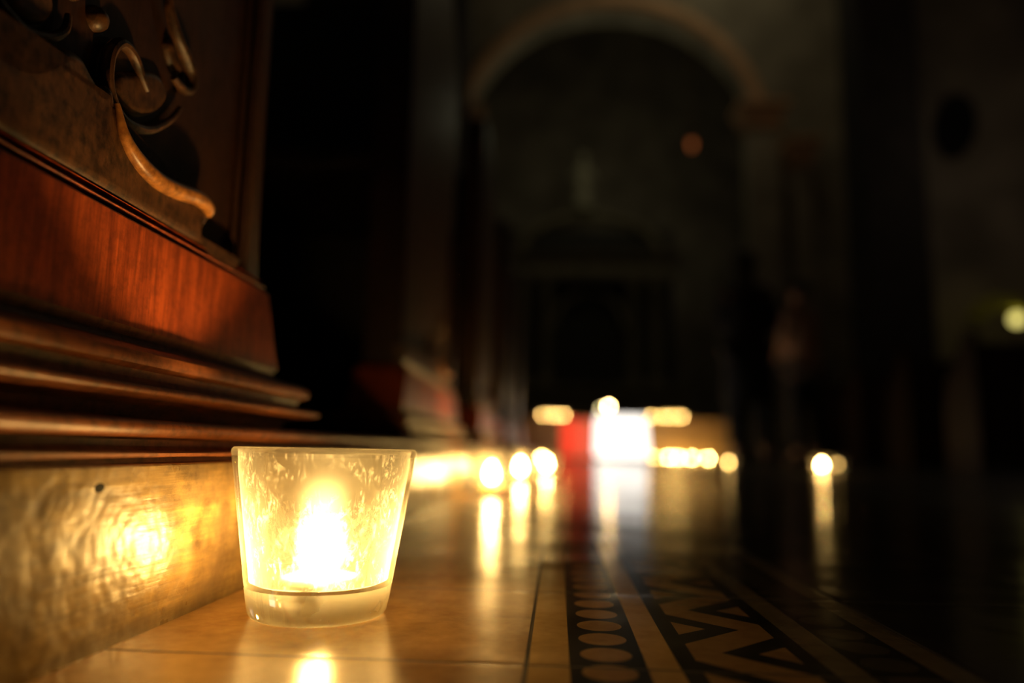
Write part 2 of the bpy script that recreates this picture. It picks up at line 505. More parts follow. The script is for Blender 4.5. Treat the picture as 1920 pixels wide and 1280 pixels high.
for a, b in zip(rows, rows[1:]):
    for k in range(len(prof) - 1):
        f = bm.faces.new((a[k], a[k + 1], b[k + 1], b[k]))
        f.material_index = 1 if prof[k][1] > .0604 and prof[k + 1][1] > .0604 and k < len(prof) - 4 else (2 if k >= len(prof) - 4 else 0)
bm.faces.new(rows[0]); bm.faces.new(rows[-1][::-1])
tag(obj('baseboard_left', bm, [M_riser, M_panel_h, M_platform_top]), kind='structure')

# ------------------------------------------------------------------ carved pew ends
PX = -.172                                       # face of the lower rail
def smooth_prof(p): return p
base_prof = [(.004, .0775), (.002, .079), (.004, .083), (.009, .0852), (.0125, .0858)]
base_prof += [(.0135 + .0030 * cos(radians(a)), .0882 + .0021 * sin(radians(a))) for a in range(-80, 91, 17)]
base_prof += [(.0085, .0907), (.0075, .0935), (.0085, .0965), (.0115, .0982), (.0122, .1000), (.0115, .1030),
              (.0090, .1052), (.0060, .1062), (.0020, .1070), (-.0010, .1085), (-.0020, .1110), (0, .1145)]
rail_prof = [(0, .1145), (0, .1565), (-.0008, .1574), (-.0095, .1576), (-.0095, .1593), (-.0022, .1597), (-.0016, .1604),
             (-.0022, .1611), (-.0105, .1614), (-.0105, .1634), (-.0030, .1640)]

# the base spreads more towards the two ends of the pew than towards the nave
base_prof = [(o_, z, .010 + o_ * 2.1) for o_, z in base_prof]
rail_prof = [(0, .1145, .010), (0, .120, .006), (0, .130, .001), (0, .142, -.005), (0, .1565, -.012)] + [(o_, z, o_ - .012) for o_, z in rail_prof[2:]]

def make_pew(detail=True):
    r = empty('church_pew', (0, 0, 0))
    Y0, Y1, XB = 0.0, .434, -.235
    bm = bmesh.new(); rect_loft(bm, XB, PX, Y0, Y1, base_prof)
    obj('base_moulding', bm, M_panel_h, r)
    bm = bmesh.new(); rect_loft(bm, XB, PX, Y0, Y1, rail_prof)
    obj('lower_rail', bm, M_panel_v, r)
    # upper end board, shaped shoulder
    bm = bmesh.new()
    pts = [(.03, .163), (.419, .163), (.417, .20), (.415, .27), (.415, .42), (.422, .50), (.430, .60), (.42, .70), (.385, .78), (.30, .86),
           (.18, .90), (.08, .88), (.03, .80)]
    pts = [tuple(p) for p in catmull(pts[1:], 4)] + [(.03, .163)]
    plate(bm, pts, XB + .005, -.184, .004)
    obj('end_board', bm, M_board, r)
    bm = bmesh.new()
    # stile with a double bead along its inner edge
    plate(bm, [(.3995, .164), (.4185, .164), (.4165, .20), (.4145, .27), (.4145, .42), (.3995, .42)], -.186, -.1775, .002)
    tube(bm, [Vector((-.1785, .3950, z)) for z in (.1645, .25, .35, .43)], .0022, 10)
    tube(bm, [Vector((-.1815, .3895, z)) for z in (.1645, .25, .35, .43)], .0018, 10)
    obj('stile', bm, M_board, r)
    # carved apron board with the ogee top edge
    top = [(.005, .170), (.005, .1890), (.1000, .1905), (.1700, .1885), (.2081, .1898), (.2200, .1930), (.2275, .1990), (.2348, .2061), (.2433, .2079), (.2502, .2043),
           (.2560, .2020), (.2600, .2052), (.2642, .2040), (.2668, .1975), (.2690, .1935), (.2760, .1880), (.2896, .1844), (.3020, .1838), (.3136, .1851), (.3280, .1878), (.3411, .1884), (.3468, .1850),
           (.3480, .1790), (.3430, .1720), (.3500, .1665), (.3800, .1645)]
    top = [(p[0], p[1]) for p in catmull(top, 4)]
    bm = bmesh.new()
    plate(bm, top + [(.3850, .1642), (.005, .1642)], -.186, -.1745, .0042)
    ap = obj('carved_apron', bm, M_carved, r)
    # raised leaf ridge that follows the ogee
    bm = bmesh.new()
    rg = catmull([(-.1745, .2650, .2000), (-.1735, .2700, .1895), (-.1728, .2800, .1830), (-.1725, .2950, .1800), (-.1722, .3120, .1812), (-.1722, .3290, .1842), (-.1730, .3420, .1835), (-.1750, .3460, .1815)], 5)
    n = len(rg)
    tube(bm, rg, [.0012 + .0027 * sin(pi * min(1, (.25 + i) / n * .90)) for i in range(n)], 14)
    obj('ridge', bm, M_ridge_highlight, ap)
    # scrolls above
    def scroll(name, pts, rad, inner=None):
        bm = bmesh.new()
        cs = catmull([(-.1805, y, z) for y, z in pts], 5)
        n = len(cs)
        tube(bm, cs, [rad * (.45 + .55 * sin(pi * (i + .5) / n)) for i in range(n)], 10, 1.2)
        if inner:
            plate(bm, [(p[0], p[1]) for p in catmull(inner, 4, True)], -.186, -.1805, .004)
        return obj(name, bm, M_carved, r)
    scroll('scroll', [(.2941, .2203), (.2890, .2240), (.2856, .2275), (.2800, .2305), (.2724, .2300), (.2668, .2230), (.2655, .2150), (.2670, .2080),
                      (.2720, .2020), (.2790, .1995), (.2889, .2008), (.2980, .2042), (.3060, .2095), (.3150, .2170), (.3220, .2260)], .0026,
           [(.2740, .2080), (.2880, .2060), (.3030, .2140), (.3120, .2260), (.3050, .2330), (.2930, .2300), (.2840, .2240), (.2740, .2180)])
    scroll('scroll', [(.3038, .2760), (.3050, .2680), (.3090, .2620), (.3150, .2560), (.3225, .2520), (.3290, .2470), (.3300, .2400), (.3240, .2360), (.3140, .2370)], .0028,
           [(.3080, .2500), (.3160, .2420), (.3230, .2440), (.3190, .2500), (.3120, .2550)])
    scroll('scroll', [(.1960, .2230), (.2000, .2150), (.2080, .2072), (.2138, .2050), (.2203, .2040), (.2266, .2060), (.2334, .2095), (.2400, .2160), (.2410, .2230)], .0022,
           [(.2080, .2130), (.2200, .2085), (.2310, .2130), (.2350, .2220), (.2280, .2300), (.2140, .2290), (.2060, .2220)])
    # rosettes
    for (y, z, rr) in ((.2600, .2330, .0052), (.2255, .2260, .0040), (.2450, .2350, .0036)):
        bm = bmesh.new()
        lathe(bm, [(rr, 0), (rr, .002), (rr * .8, .0045), (rr * .45, .006), (0, .0065)], 20)
        bmesh.ops.transform(bm, matrix=Matrix.Translation((-.185, y, z)) @ Matrix.Rotation(pi / 2, 4, 'Y'), verts=bm.verts[:])
        obj('rosette', bm, M_carved, r)
    # bench behind the end
    bm = bmesh.new(); box(bm, -1.28, XB, .06, .38, .42, .45, .006); obj('seat', bm, M_bench, r)
    bm = bmesh.new(); box(bm, -1.28, XB, .385, .41, .0785, .86, .006); obj('backrest', bm, M_bench, r)
    return r

PER = .825
pew = make_pew()
tag(pew, 'carved dark red wooden pew end close on the left beside the nearest candle', 'pew', 'carved pews on the wooden step')
pew_labels = ['carved wooden pew end second from the camera, out of focus with candlelit foot',
              'blurred wooden pew end third from the camera, pale candlelit foot behind the second pew',
              'narrow blurred pew end fourth from the camera on the left platform',
              'fifth pew end from the camera on the left platform, mostly dark',
              ]
for i, lb in enumerate(pew_labels):
    p = copy_tree(pew); p.location = (0, PER * (i + 1), 0)
    tag(p, lb)

# ------------------------------------------------------------------ votive candles
GX, GY = -.0975, .3120
def teardrop(bm, r, z0, h, seg=20):
    pr = []
    for k in range(13):
        t = k / 12
        rr = r * (sin(pi * min(1, t ** .75)) ** .8) * (1 - .35 * t)
        pr.append((max(rr, 0 if k in (0, 12) else .0001), z0 + h * t))
    pr[0] = (0, z0); pr[-1] = (0, z0 + h)
    lathe(bm, pr, seg)

def votive_glass_bm(seg, base_t=.0128):
    R0, R1, Ht, th = .0280, .0376, .0672, .0021
    P = [(0, .0012), (.020, .0010), (.0235, 0.0), (R0 - .0028, 0.0), (R0 - .0012, .0007), (R0 - .0002, .0022)]
    nb = len(P)
    for k in range(1, 13):
        t = k / 12
        P.append((R0 + (R1 - R0) * t, .0022 + (Ht - .0035 - .0022) * t))
    no = len(P)
    P += [(R1 + .0003, Ht - .0020), (R1 + .0001, Ht - .0008), (R1 - .0006, Ht - .0001), (R1 - .0014, Ht), (R1 - .0021, Ht - .0008), (R1 - .0024, Ht - .0022)]
    nr = len(P)
    def ri(z): return R0 + (R1 - R0) * (z - .0022) / (Ht - .0057) - th
    for k in range(1, 12):
        z = (Ht - .004) + (base_t + .003 - Ht + .004) * k / 11
        P.append((ri(z), z))
    ni = len(P)
    zf = base_t
    P += [(ri(zf + .0015), zf + .0012), (ri(zf) - .0018, zf + .0003), (ri(zf) - .005, zf), (.012, zf - .0002), (0, zf - .0003)]
    return P, nb, no, nr, ni

candle = empty('votive_candle', (GX, GY, 0.0003))
tag(candle, 'clear tapered glass tealight holder with bright flame, sharp in the foreground on the tiles', 'candle', None)
P, nb, no, nr, ni = votive_glass_bm(96)
bm = bmesh.new()
def mo(i):
    if i < nb + 1: return 0          # base and foot: solid glass
    if i >= no - 1 and i < nr - 1: return 3
    if i < nr - 1: return 1
    if i < ni: return 2
    return 0
lathe(bm, P, 96, mat_of=mo)
obj('glass', bm, [M_glass_base, M_glass_out, M_glass_in, M_glass_rim], candle, 50)
bm = bmesh.new()
WR = .0168
lathe(bm, [(0, .0132), (WR - .001, .0132), (WR, .0137), (WR, .0144), (WR - .0006, .0150), (WR - .0016, .0151), (WR - .003, .0147), (.006, .0145), (0, .0145)], 48)
obj('wax', bm, M_wax, candle, 50)
bm = bmesh.new()
tube(bm, catmull([(0, 0, .0138), (.0003, .0002, .0165), (.0008, .0004, .0190)], 4), .0007, 8)
obj('wick', bm, M_wick, candle)
bm = bmesh.new(); teardrop(bm, .0064, .0150, .0168, 24)
obj('flame', bm, M_flame, candle, 60)
# heart-shaped crumb of wax lying on the glass bottom
bm = bmesh.new()
for (dx, dy, r_) in ((0, 0, .0024), (.0022, .0006, .0019), (.0008, .0014, .0018)):
    bmesh.ops.create_uvsphere(bm, u_segments=14, v_segments=9, radius=r_,
                              matrix=Matrix.Translation((.0022 + dx, -.0203 + dy, .0146)) @ Matrix.Diagonal((1, 1, .8, 1)))
obj('wax_crumb', bm, M_wax, candle, 60)

def make_far(name_, flame_mat, fr=.0085, fh=.027):
    r = empty('votive_candle')
    bm = bmesh.new()
    R0, R1, Ht = .0275, .0365, .065
    lathe(bm, [(0, 0), (R0, 0), (R0 + .001, .003), (R1, Ht), (R1 - .002, Ht), (R0 - .001, .010), (0, .009)], 32)
    obj('glass', bm, M_glass_far, r, 50)
    bm = bmesh.new(); lathe(bm, [(0, .0105), (.017, .0105), (.017, .0195), (0, .0195)], 24); obj('wax', bm, M_wax, r, 50)
    bm = bmesh.new(); tube(bm, [Vector((0, 0, .0190)), Vector((.0005, 0, .0235))], .0008, 6); obj('wick', bm, M_wick, r)
    bm = bmesh.new(); teardrop(bm, fr, .0220, fh, 16); obj('flame', bm, flame_mat, r, 60)
    return r

far = make_far('far', M_flame_far)
dim = make_far('dim', M_flame_dim, .0075, .024)
weak = make_far('weak', M_flame_weak, .0075, .024)
faint = make_far('faint', M_flame_faint, .0075, .024)
spots = [  # proto, x, y, z, label, group
    (far, -.0978, 1.123, 0, 'out-of-focus candle on the floor behind the foreground glass, long reflection below', 'candles along the wooden step'),
    (far, -.0791, 1.620, 0, 'out-of-focus candle third along the wooden step, white reflection beneath it', 'candles along the wooden step'),
    (far, -.030, 2.10, 0, 'out-of-focus candle fourth along the wooden step, left of the red lanterns', 'candles along the wooden step'),
    (far, -.075, 3.60, 0, 'small blurred candle farthest along the wooden step, just above the fourth', 'candles along the wooden step'),
    (dim, .855, 6.66, 0, 'dim blurred candle at the left end of the row right of the white lantern', 'candle row on the floor before the altar step'),
    (far, .975, 6.64, 0, 'bright candle second from left in the row right of the white lantern', 'candle row on the floor before the altar step'),
    (far, 1.065, 6.68, 0, 'bright candle in the middle of the row right of the white lantern', 'candle row on the floor before the altar step'),
    (far, 1.165, 6.62, 0, 'bright candle fourth from left in the row right of the white lantern', 'candle row on the floor before the altar step'),
    (far, 1.315, 6.64, 0, 'bright candle at the right end of the row before the altar step', 'candle row on the floor before the altar step'),
    (weak, .785, 3.50, 0, 'dimmer amber candle alone just right of the floor row, nearer the camera', None),
    (far, 1.120, 3.26, 0, 'bright lone candle on the dark floor at the far right of all candles', None),
    (faint, 1.300, 3.58, 0, 'faint candle half hidden behind the lone bright candle on the right', None),
    (dim, -.140, 7.02, .375, 'amber candle leftmost of three on the altar step left of the red lanterns', 'candles on the altar step'),
    (dim, -.040, 7.06, .375, 'amber candle in the middle of three on the altar step left of the lanterns', 'candles on the altar step'),
    (dim, .056, 7.02, .375, 'amber candle rightmost of three on the altar step above the red lanterns', 'candles on the altar step'),
    (dim, 0.882, 7.08, .375, 'amber candle leftmost of four on the altar step right of the white lantern', 'candles on the altar step'),
    (dim, 0.980, 7.02, .375, 'amber candle second of four on the altar step right of the white lantern', 'candles on the altar step'),
    (dim, 1.065, 7.05, .375, 'amber candle third of four on the altar step right of the white lantern', 'candles on the altar step'),
    (dim, 1.155, 7.02, .375, 'amber candle rightmost of four on the altar step right of the white lantern', 'candles on the altar step'),
]
used = set()
for pr, x, y, z, lb, gp in spots:
    c = pr if pr.name not in used else copy_tree(pr)
    used.add(pr.name)
    c.location = (x, y, z + .0003)
    if 'group' in c: del c['group']
    tag(c, lb, 'candle', gp)

# ------------------------------------------------------------------ lanterns before the altar step
M_lantern_white = emitter('lit_white_paper', (1.0, .91, .80), 2.4)
M_lantern_red = emitter('lit_red_glass', (1.0, .055, .022), 1.25)
M_lantern_red2 = emitter('lit_red_glass_paler', (1.0, .10, .05), 1.2)
M_brass = plain('dark_brass', (.20, .13, .05), .4, 40, .2, metal=.8)

def tapered_box(bm, w0, d0, w1, d1, z0, z1, skew=0, bev=.02):
    v = [bm.verts.new(p) for p in [(-w0 / 2, -d0 / 2, z0), (w0 / 2, -d0 / 2, z0), (w0 / 2, d0 / 2, z0), (-w0 / 2, d0 / 2, z0),
                                   (-w1 / 2 + skew, -d1 / 2, z1), (w1 / 2 + skew, -d1 / 2, z1), (w1 / 2 + skew, d1 / 2, z1), (-w1 / 2 + skew, d1 / 2, z1)]]
    for q in [(0, 3, 2, 1), (4, 5, 6, 7), (0, 1, 5, 4), (1, 2, 6, 5), (2, 3, 7, 6), (3, 0, 4, 7)]:
        bm.faces.new([v[i] for i in q])
    bmesh.ops.bevel(bm, geom=bm.edges[:], offset=bev, segments=3, profile=.5, affect='EDGES')

wl = empty('paper_lantern', (.530, 6.25, 0))
tag(wl, 'large glowing white square lantern on the floor before the altar step', 'lantern')
bm = bmesh.new(); tapered_box(bm, .43, .30, .39, .28, .036, .362, -.010)
obj('shade', bm, M_lantern_white, wl)
bm = bmesh.new(); box(bm, -.17, .17, -.13, .13, .0, .0355, .004); obj('base', bm, M_brass, wl)

def red_lantern(x, y, r, h, mat, lb):
    e = empty('glass_lantern', (x, y, 0))
    tag(e, lb, 'lantern', 'red lanterns beside the white lantern')
    bm = bmesh.new()
    lathe(bm, [(0, .03), (r * .85, .03), (r, .06), (r, h - .04), (r * .9, h - .01), (0, h)], 32); obj('shade', bm, mat, e)
    bm = bmesh.new(); lathe(bm, [(0, 0), (r * .8, 0), (r * .8, .012), (r * .5, .0295), (0, .0295)], 32); obj('base', bm, M_brass, e)
red_lantern(.095, 6.42, .058, .355, M_lantern_red, 'deep red glowing round lantern, leftmost beside the white lantern')
red_lantern(.228, 6.20, .046, .330, M_lantern_red2, 'paler red glowing lantern squeezed between the deep red one and the white lantern')

# candle standing on the white lantern
M_flame_top = emitter('bright_lantern_flame', FLAME, 420)
def pillar_candle(x, y, z, r, h, fm, lb, fr, fh):
    e = empty('pillar_candle', (x, y, z)); tag(e, lb, 'candle')
    bm = bmesh.new(); lathe(bm, [(0, 0), (r, 0), (r, h - .004), (r - .004, h), (0, h - .003)], 24); obj('wax', bm, M_wax, e)
    bm = bmesh.new(); tube(bm, [Vector((0, 0, h - .005)), Vector((0, 0, h + .008))], .001, 6); obj('wick', bm, M_wick, e)
    bm = bmesh.new(); teardrop(bm, fr, h + .006, fh, 16); obj('flame', bm, fm, e, 60)
pillar_candle(.425, 6.25, .3625, .025, .070, M_flame_top, 'brightly burning pillar candle standing on the white lantern', .010, .022)
pillar_candle(.365, 6.32, .3625, .030, .055, emitter('weak_flame', (.9, .7, .3), 28), 'short pale candle with a weak flame at the left edge of the white lantern', .007, .022)

# ------------------------------------------------------------------ altar step and chancel
M_step = plain('honey_oak_step', (.60, .38, .15), .55, 8, .25)
ast = empty('altar_step', (0, 0, 0))
tag(ast, 'honey-coloured wooden altar step behind the lanterns and candle row', 'step')
bm = bmesh.new(); box(bm, -.42, 1.58, 6.88, 8.20, .0005, .345, .006); obj('step_front', bm, M_step, ast)
bm = bmesh.new(); box(bm, -.45, 1.61, 6.84, 8.24, .3455, .3745, .008); obj('step_top', bm, M_step, ast)

# chancel arch wall
def arch_wall(name, xa, xb, ztop, cx, r, zs, y0, y1, mat, n=40):
    bm = bmesh.new()
    inner = [(cx - r, 0)] + [(cx - r * cos(pi * k / n), zs + r * sin(pi * k / n)) for k in range(n + 1)] + [(cx + r, 0)]
    outer = [(xa, 0)]
    for k in range(n + 1):
        a = pi * k / n
        dx, dz = -cos(a), sin(a)
        ts = []
        if dx < -1e-6: ts.append((xa - cx) / dx)
        if dx > 1e-6: ts.append((xb - cx) / dx)
        if dz > 1e-6: ts.append((ztop - zs) / dz)
        t = min(ts)
        outer.append((cx + dx * t, zs + dz * t))
    outer.append((xb, 0))
    L = []
    for y in (y0, y1):
        L.append(([bm.verts.new((x, y, z)) for x, z in inner], [bm.verts.new((x, y, z)) for x, z in outer]))
    for (i_, o_) in L:
        for k in range(len(inner) - 1):
            bm.faces.new((i_[k], i_[k + 1], o_[k + 1], o_[k]))
    for k in range(len(inner) - 1):
        bm.faces.new((L[0][0][k], L[1][0][k], L[1][0][k + 1], L[0][0][k + 1]))
        bm.faces.new((L[0][1][k], L[1][1][k], L[1][1][k + 1], L[0][1][k + 1]))
    return obj(name, bm, mat)
AX, AR, AZ = 1.07, 3.36, 6.75
tag(arch_wall('wall_arch', -6, 8, 13.0, AX, AR, AZ, 15.6, 16.4, M_plaster), kind='structure')
bm = bmesh.new()
n = 48
path = [Vector((AX - (AR + .04) * cos(pi * k / n), 15.56, AZ + (AR + .04) * sin(pi * k / n))) for k in range(n + 1)]
tube(bm, path, .16, 10, 1.0, Vector((0, 1, 0)))
tag(obj('trim_1', bm, M_stone_trim), kind='structure')
def slab(name, *a, mat=None):
    bm = bmesh.new(); box(bm, *a); return tag(obj(name, bm, mat, smooth=0), kind='structure')
slab('wall_back', -6, 8, 22.0, 22.4, 0, 13, mat=M_plaster)
slab('wall_left', -6.3, -6, -1, 22.4, 0, 13, mat=M_plaster)
slab('ceiling', -6.3, 8.3, -1, 22.4, 13, 13.3, mat=M_plaster)
# pilaster right of the arch with cap and foot
def pilaster(x, y, lb, w_=.42, h=7.0, nm='pilaster'):
    e = empty(nm, (x, y, 0)); tag(e, lb, 'pilaster', 'pilasters beside the chancel arch')
    bm = bmesh.new(); rect_loft(bm, -w_ * .5, w_ * .5, -w_ * .35, w_ * .35, [(0, .62), (0, h - .55)]); obj('shaft', bm, M_stone, e)
    bm = bmesh.new(); rect_loft(bm, -w_ * .5, w_ * .5, -w_ * .35, w_ * .35, [(.16, 0), (.16, .3), (.08, .36), (.12, .44), (.10, .52), (0, .6195)]); obj('foot', bm, M_stone, e)
    bm = bmesh.new(); rect_loft(bm, -w_ * .5, w_ * .5, -w_ * .35, w_ * .35, [(0, h - .549), (.06, h - .50), (.03, h - .45), (.16, h - .12), (.2, h - .1), (.2, h)]); obj('capital', bm, M_stone_trim, e)
pilaster(4.18, 15.0, 'pale stone pilaster at the right side of the chancel arch', .62, 7.3)
pilaster(4.72, 14.2, 'narrower stone pilaster right beside the wider one at the arch', .30, 6.2)
pilaster(-2.10, 15.0, 'dark stone pilaster at the left side of the chancel arch', .50, 7.3)

# reredos behind the altar
M_rere = plain('gilt_grey_reredos', (.26, .22, .14), .7, 4, .4)
M_rere_dark = plain('dark_niche_paint', (.05, .045, .035), .8, 4, .3)
rr = empty('altarpiece', (.80, 19.0, 0)); tag(rr, 'tall dim altarpiece with columns and arched niche inside the chancel', 'altarpiece')
bm = bmesh.new(); rect_loft(bm, -2.4, 2.4, .0, .9, [(.2, 0), (.2, .25), (.05, .35), (.05, 1.5), (.15, 1.6), (.15, 1.75)]); obj('plinth', bm, M_rere, rr)
bm = bmesh.new(); box(bm, -2.2, 2.2, .55, .9, 1.7505, 6.0); obj('backboard', bm, M_rere_dark, rr)
for x in (-1.75, -1.15, 1.15, 1.75):
    bm = bmesh.new()
    lathe(bm, [(0, 1.751), (.24, 1.751), (.24, 1.85), (.18, 1.93), (.16, 2.1), (.15, 4.2), (.17, 4.25), (.23, 4.45), (.24, 4.549), (0, 4.549)], 20, (x, .30))
    obj('column', bm, M_rere, rr)
bm = bmesh.new(); rect_loft(bm, -2.2, 2.2, .1, .9, [(.0, 4.55), (.05, 4.7), (.02, 4.75), (.02, 5.0), (.15, 5.1), (.2, 5.25)]); obj('entablature', bm, M_rere, rr)
bm = bmesh.new()
tube(bm, [Vector((-.95 * cos(pi * k / 20), .42, 3.3 + .95 * sin(pi * k / 20))) for k in range(21)], .09, 10)
obj('niche_arch', bm, M_rere, rr)
bm = bmesh.new()
tube(bm, [Vector((-1.9 * cos(pi * k / 24), .5, 5.3 + 1.1 * sin(pi * k / 24))) for k in range(25)], .14, 10)
obj('pediment', bm, M_rere, rr)
# statue above the entablature
M_statue = plain('pale_carved_statue', (.36, .32, .22), .7, 10, .2)
st = empty('statue', (.62, 19.50, 6.56)); tag(st, 'small pale robed statue standing on top of the dim altarpiece', 'statue')
bm = bmesh.new()
lathe(bm, [(0, 0), (.30, 0), (.26, .3), (.20, .7), (.24, 1.0), (.22, 1.15), (.08, 1.24), (.07, 1.3), (.13, 1.38), (.14, 1.48), (.10, 1.58), (0, 1.62)], 20)
for s_ in (-1, 1):
    tube(bm, catmull([(s_ * .20, 0, 1.10), (s_ * .28, -.08, .88), (s_ * .10, -.24, .86)], 4), .06, 8, 1)
obj('figure', bm, M_statue, st)

# sanctuary lamp with a small red light
sl = empty('sanctuary_lamp', (2.70, 14.7, 6.35)); tag(sl, 'tiny orange-red sanctuary lamp hanging high inside the chancel arch', 'lamp')
bm = bmesh.new(); lathe(bm, [(0, -.08), (.03, -.07), (.05, 0), (.055, .08), (.0, .08)], 20); obj('glass', bm, emitter('red_sanctuary_glow', (1.0, .25, .06), .40), sl)
bm = bmesh.new()
for a in range(3):
    tube(bm, [Vector((.095 * cos(a * 2.094), .095 * sin(a * 2.094), .11)), Vector((0, 0, .8))], .008, 6, 1)
tube(bm, [Vector((0, 0, .8)), Vector((0, 0, 6.0))], .008, 6)
obj('chain', bm, M_brass, sl)
bm = bmesh.new(); lathe(bm, [(.062, .07), (.075, .08), (.075, .10), (.062, .11), (.062, .07)], 20); obj('rim', bm, M_brass, sl)

# right side: wall with dark window, big pier, pews
bm = bmesh.new(); box(bm, 7.0, 7.3, -1, 15.6, 0, 13)
tag(obj('wall_right', bm, M_plaster, smooth=0), kind='structure')
# end wall of the aisle, pale, with an oval window without light
bm = bmesh.new(); box(bm, 4.9, 7.0, 10.6, 10.8, 0, 8.0)
tag(obj('wall_aisle', bm, M_plaster, smooth=0), kind='structure')
bm = bmesh.new(); lathe(bm, [(0, 0), (.48, 0), (.48, .05), (.40, .03), (0, .03)], 32)
bmesh.ops.transform(bm, matrix=Matrix.Translation((5.72, 10.6, 4.85)) @ Matrix.Rotation(radians(12), 4, 'Y') @ Matrix.Diagonal((.62, 1, 1.05, 1)) @ Matrix.Rotation(pi / 2, 4, 'X'), verts=bm.verts[:])
tag(obj('window_1', bm, M_dark_opening), kind='structure')
pr = empty('stone_pier', (4.38, 9.9, 0)); tag(pr, 'broad unlit stone pier between the chancel arch and the right aisle', 'pier')
M_dark_stone = plain('dark_pier_stone', (.05, .042, .035), .9, 3, .3)  # one even dark tone for both piers
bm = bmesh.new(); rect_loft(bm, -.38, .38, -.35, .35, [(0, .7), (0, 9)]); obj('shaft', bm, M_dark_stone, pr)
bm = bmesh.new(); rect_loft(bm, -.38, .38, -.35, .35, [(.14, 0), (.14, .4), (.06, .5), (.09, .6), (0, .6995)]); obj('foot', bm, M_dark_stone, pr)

pl = empty('stone_pier', (-2.25, 9.0, 0)); tag(pl, 'massive unlit stone pier behind the left pews, beside the chancel arch', 'pier')
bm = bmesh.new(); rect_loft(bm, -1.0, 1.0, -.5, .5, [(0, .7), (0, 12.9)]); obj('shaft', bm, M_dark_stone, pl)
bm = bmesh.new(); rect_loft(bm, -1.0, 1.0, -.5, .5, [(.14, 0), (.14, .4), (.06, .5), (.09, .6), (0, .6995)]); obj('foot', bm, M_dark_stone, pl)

M_pew_dark = plain('dark_stained_pew_wood', (.035, .018, .010), .55, 12, .3)
pw = empty('bench_pew', (0, 0, 0)); 
bm = bmesh.new()
plate(bm, [(0, .0005), (.42, .0005), (.42, .42), (.36, .62), (.16, .80), (.10, .92), (.02, .92), (0, .80)], 0, .05, .01)
obj('end_board', bm, M_pew_dark, pw)
bm = bmesh.new(); box(bm, .0505, 3.6, .08, .40, .42, .45, .006); obj('seat', bm, M_pew_dark, pw)
bm = bmesh.new(); box(bm, .0505, 3.6, .03, .07, .05, .84, .006); obj('backrest', bm, M_pew_dark, pw)
tags_pr = ['unlit dark bench pew at the far right, nearest of its block',
           'unlit dark bench pew at the right, second of its block',
           'unlit dark bench pew at the right, third of its block',
           'unlit dark bench pew at the right, fourth of its block',
           'unlit dark bench pew at the right, farthest of its block']
for i, lb in enumerate(tags_pr):
    q = pw if i == 0 else copy_tree(pw)
    q.location = (2.75, 4.1 + .95 * i, 0)
    tag(q, lb, 'pew', 'dark pews on the right')

# yellow-green lamp on the aisle side
M_olive = plain('olive_green_shade', (.62, .60, .08), .7, 20, .2)
tl = empty('table_lamp', (5.95, 9.9, 1.3505)); tag(tl, 'small yellow lamp with an olive hood glowing at the far right', 'lamp')
bm = bmesh.new(); bmesh.ops.create_uvsphere(bm, u_segments=20, v_segments=12, radius=.075, matrix=Matrix.Translation((0, -.02, .53)))
obj('bulb', bm, emitter('dim_yellow_bulb', (.95, .80, .22), 1.6), tl)
bm = bmesh.new(); lathe(bm, [(0, 0), (.12, 0), (.12, .02), (.02, .05), (.015, .44), (.02, .454), (0, .454)], 20); obj('stem', bm, M_brass, tl)
bm = bmesh.new()
tube(bm, catmull([(-.50, .05, .50), (-.42, .05, .66), (-.22, .04, .76), (.0, .03, .74), (.12, .02, .64)], 6), [.05, .09, .11, .11, .09] * 4 + [.09] * 5, 12)
obj('hood', bm, M_olive, tl)
bt = empty('side_table', (5.95, 9.9, 0)); tag(bt, 'tall dark side table carrying the yellow lamp beside the aisle wall', 'table')
bm = bmesh.new(); box(bm, -.35, .35, -.25, .25, 1.31, 1.35, .006); obj('table_top', bm, M_pew_dark, bt)
for sx in (-1, 1):
    for sy in (-1, 1):
        bm = bmesh.new(); box(bm, sx * .30 - .025, sx * .30 + .025, sy * .20 - .025, sy * .20 + .025, 0, 1.3095, .004); obj('leg', bm, M_pew_dark, bt)

# ------------------------------------------------------------------ people standing before the altar
M_coat = plain('black_wool_coat', (.012, .011, .012), .9, 60, .3)
M_trousers = plain('dark_trousers', (.020, .020, .024), .85, 60, .3)
M_shoe = plain('black_leather', (.01, .01, .01), .35, 30, .2)
M_skin = plain('skin', (.48, .28, .19), .55, 40, .08)
M_hair = plain('dark_brown_hair', (.03, .018, .010), .6, 120, .4)
M_top = plain('dusty_brown_top', (.42, .25, .17), .85, 50, .2)

def skin_mesh(name, chains, mat, parent, sub=2):
    """chains: list of lists of (co, (rx, ry)); first vertex of later chains may be an index into already placed verts"""
    me = bpy.data.meshes.new(name)
    V, E, Rr = [], [], []
    for ch in chains:
        prev = None
        for it in ch:
            if isinstance(it, int): prev = it; continue
            V.append(it[0]); Rr.append(it[1]); i = len(V) - 1
            if prev is not None: E.append((prev, i))
            prev = i
    me.from_pydata(V, E, [])
    o = bpy.data.objects.new(name, me); col.objects.link(o); o.parent = parent
    sk = o.modifiers.new('skin', 'SKIN'); sk.use_smooth_shade = True
    for i, r in enumerate(Rr):
        me.skin_vertices[0].data[i].radius = r if isinstance(r, tuple) else (r, r)
        me.skin_vertices[0].data[i].use_root = (i == 0)
    sb = o.modifiers.new('sub', 'SUBSURF'); sb.levels = sub; sb.render_levels = sub
    me.materials.append(mat)
    return o

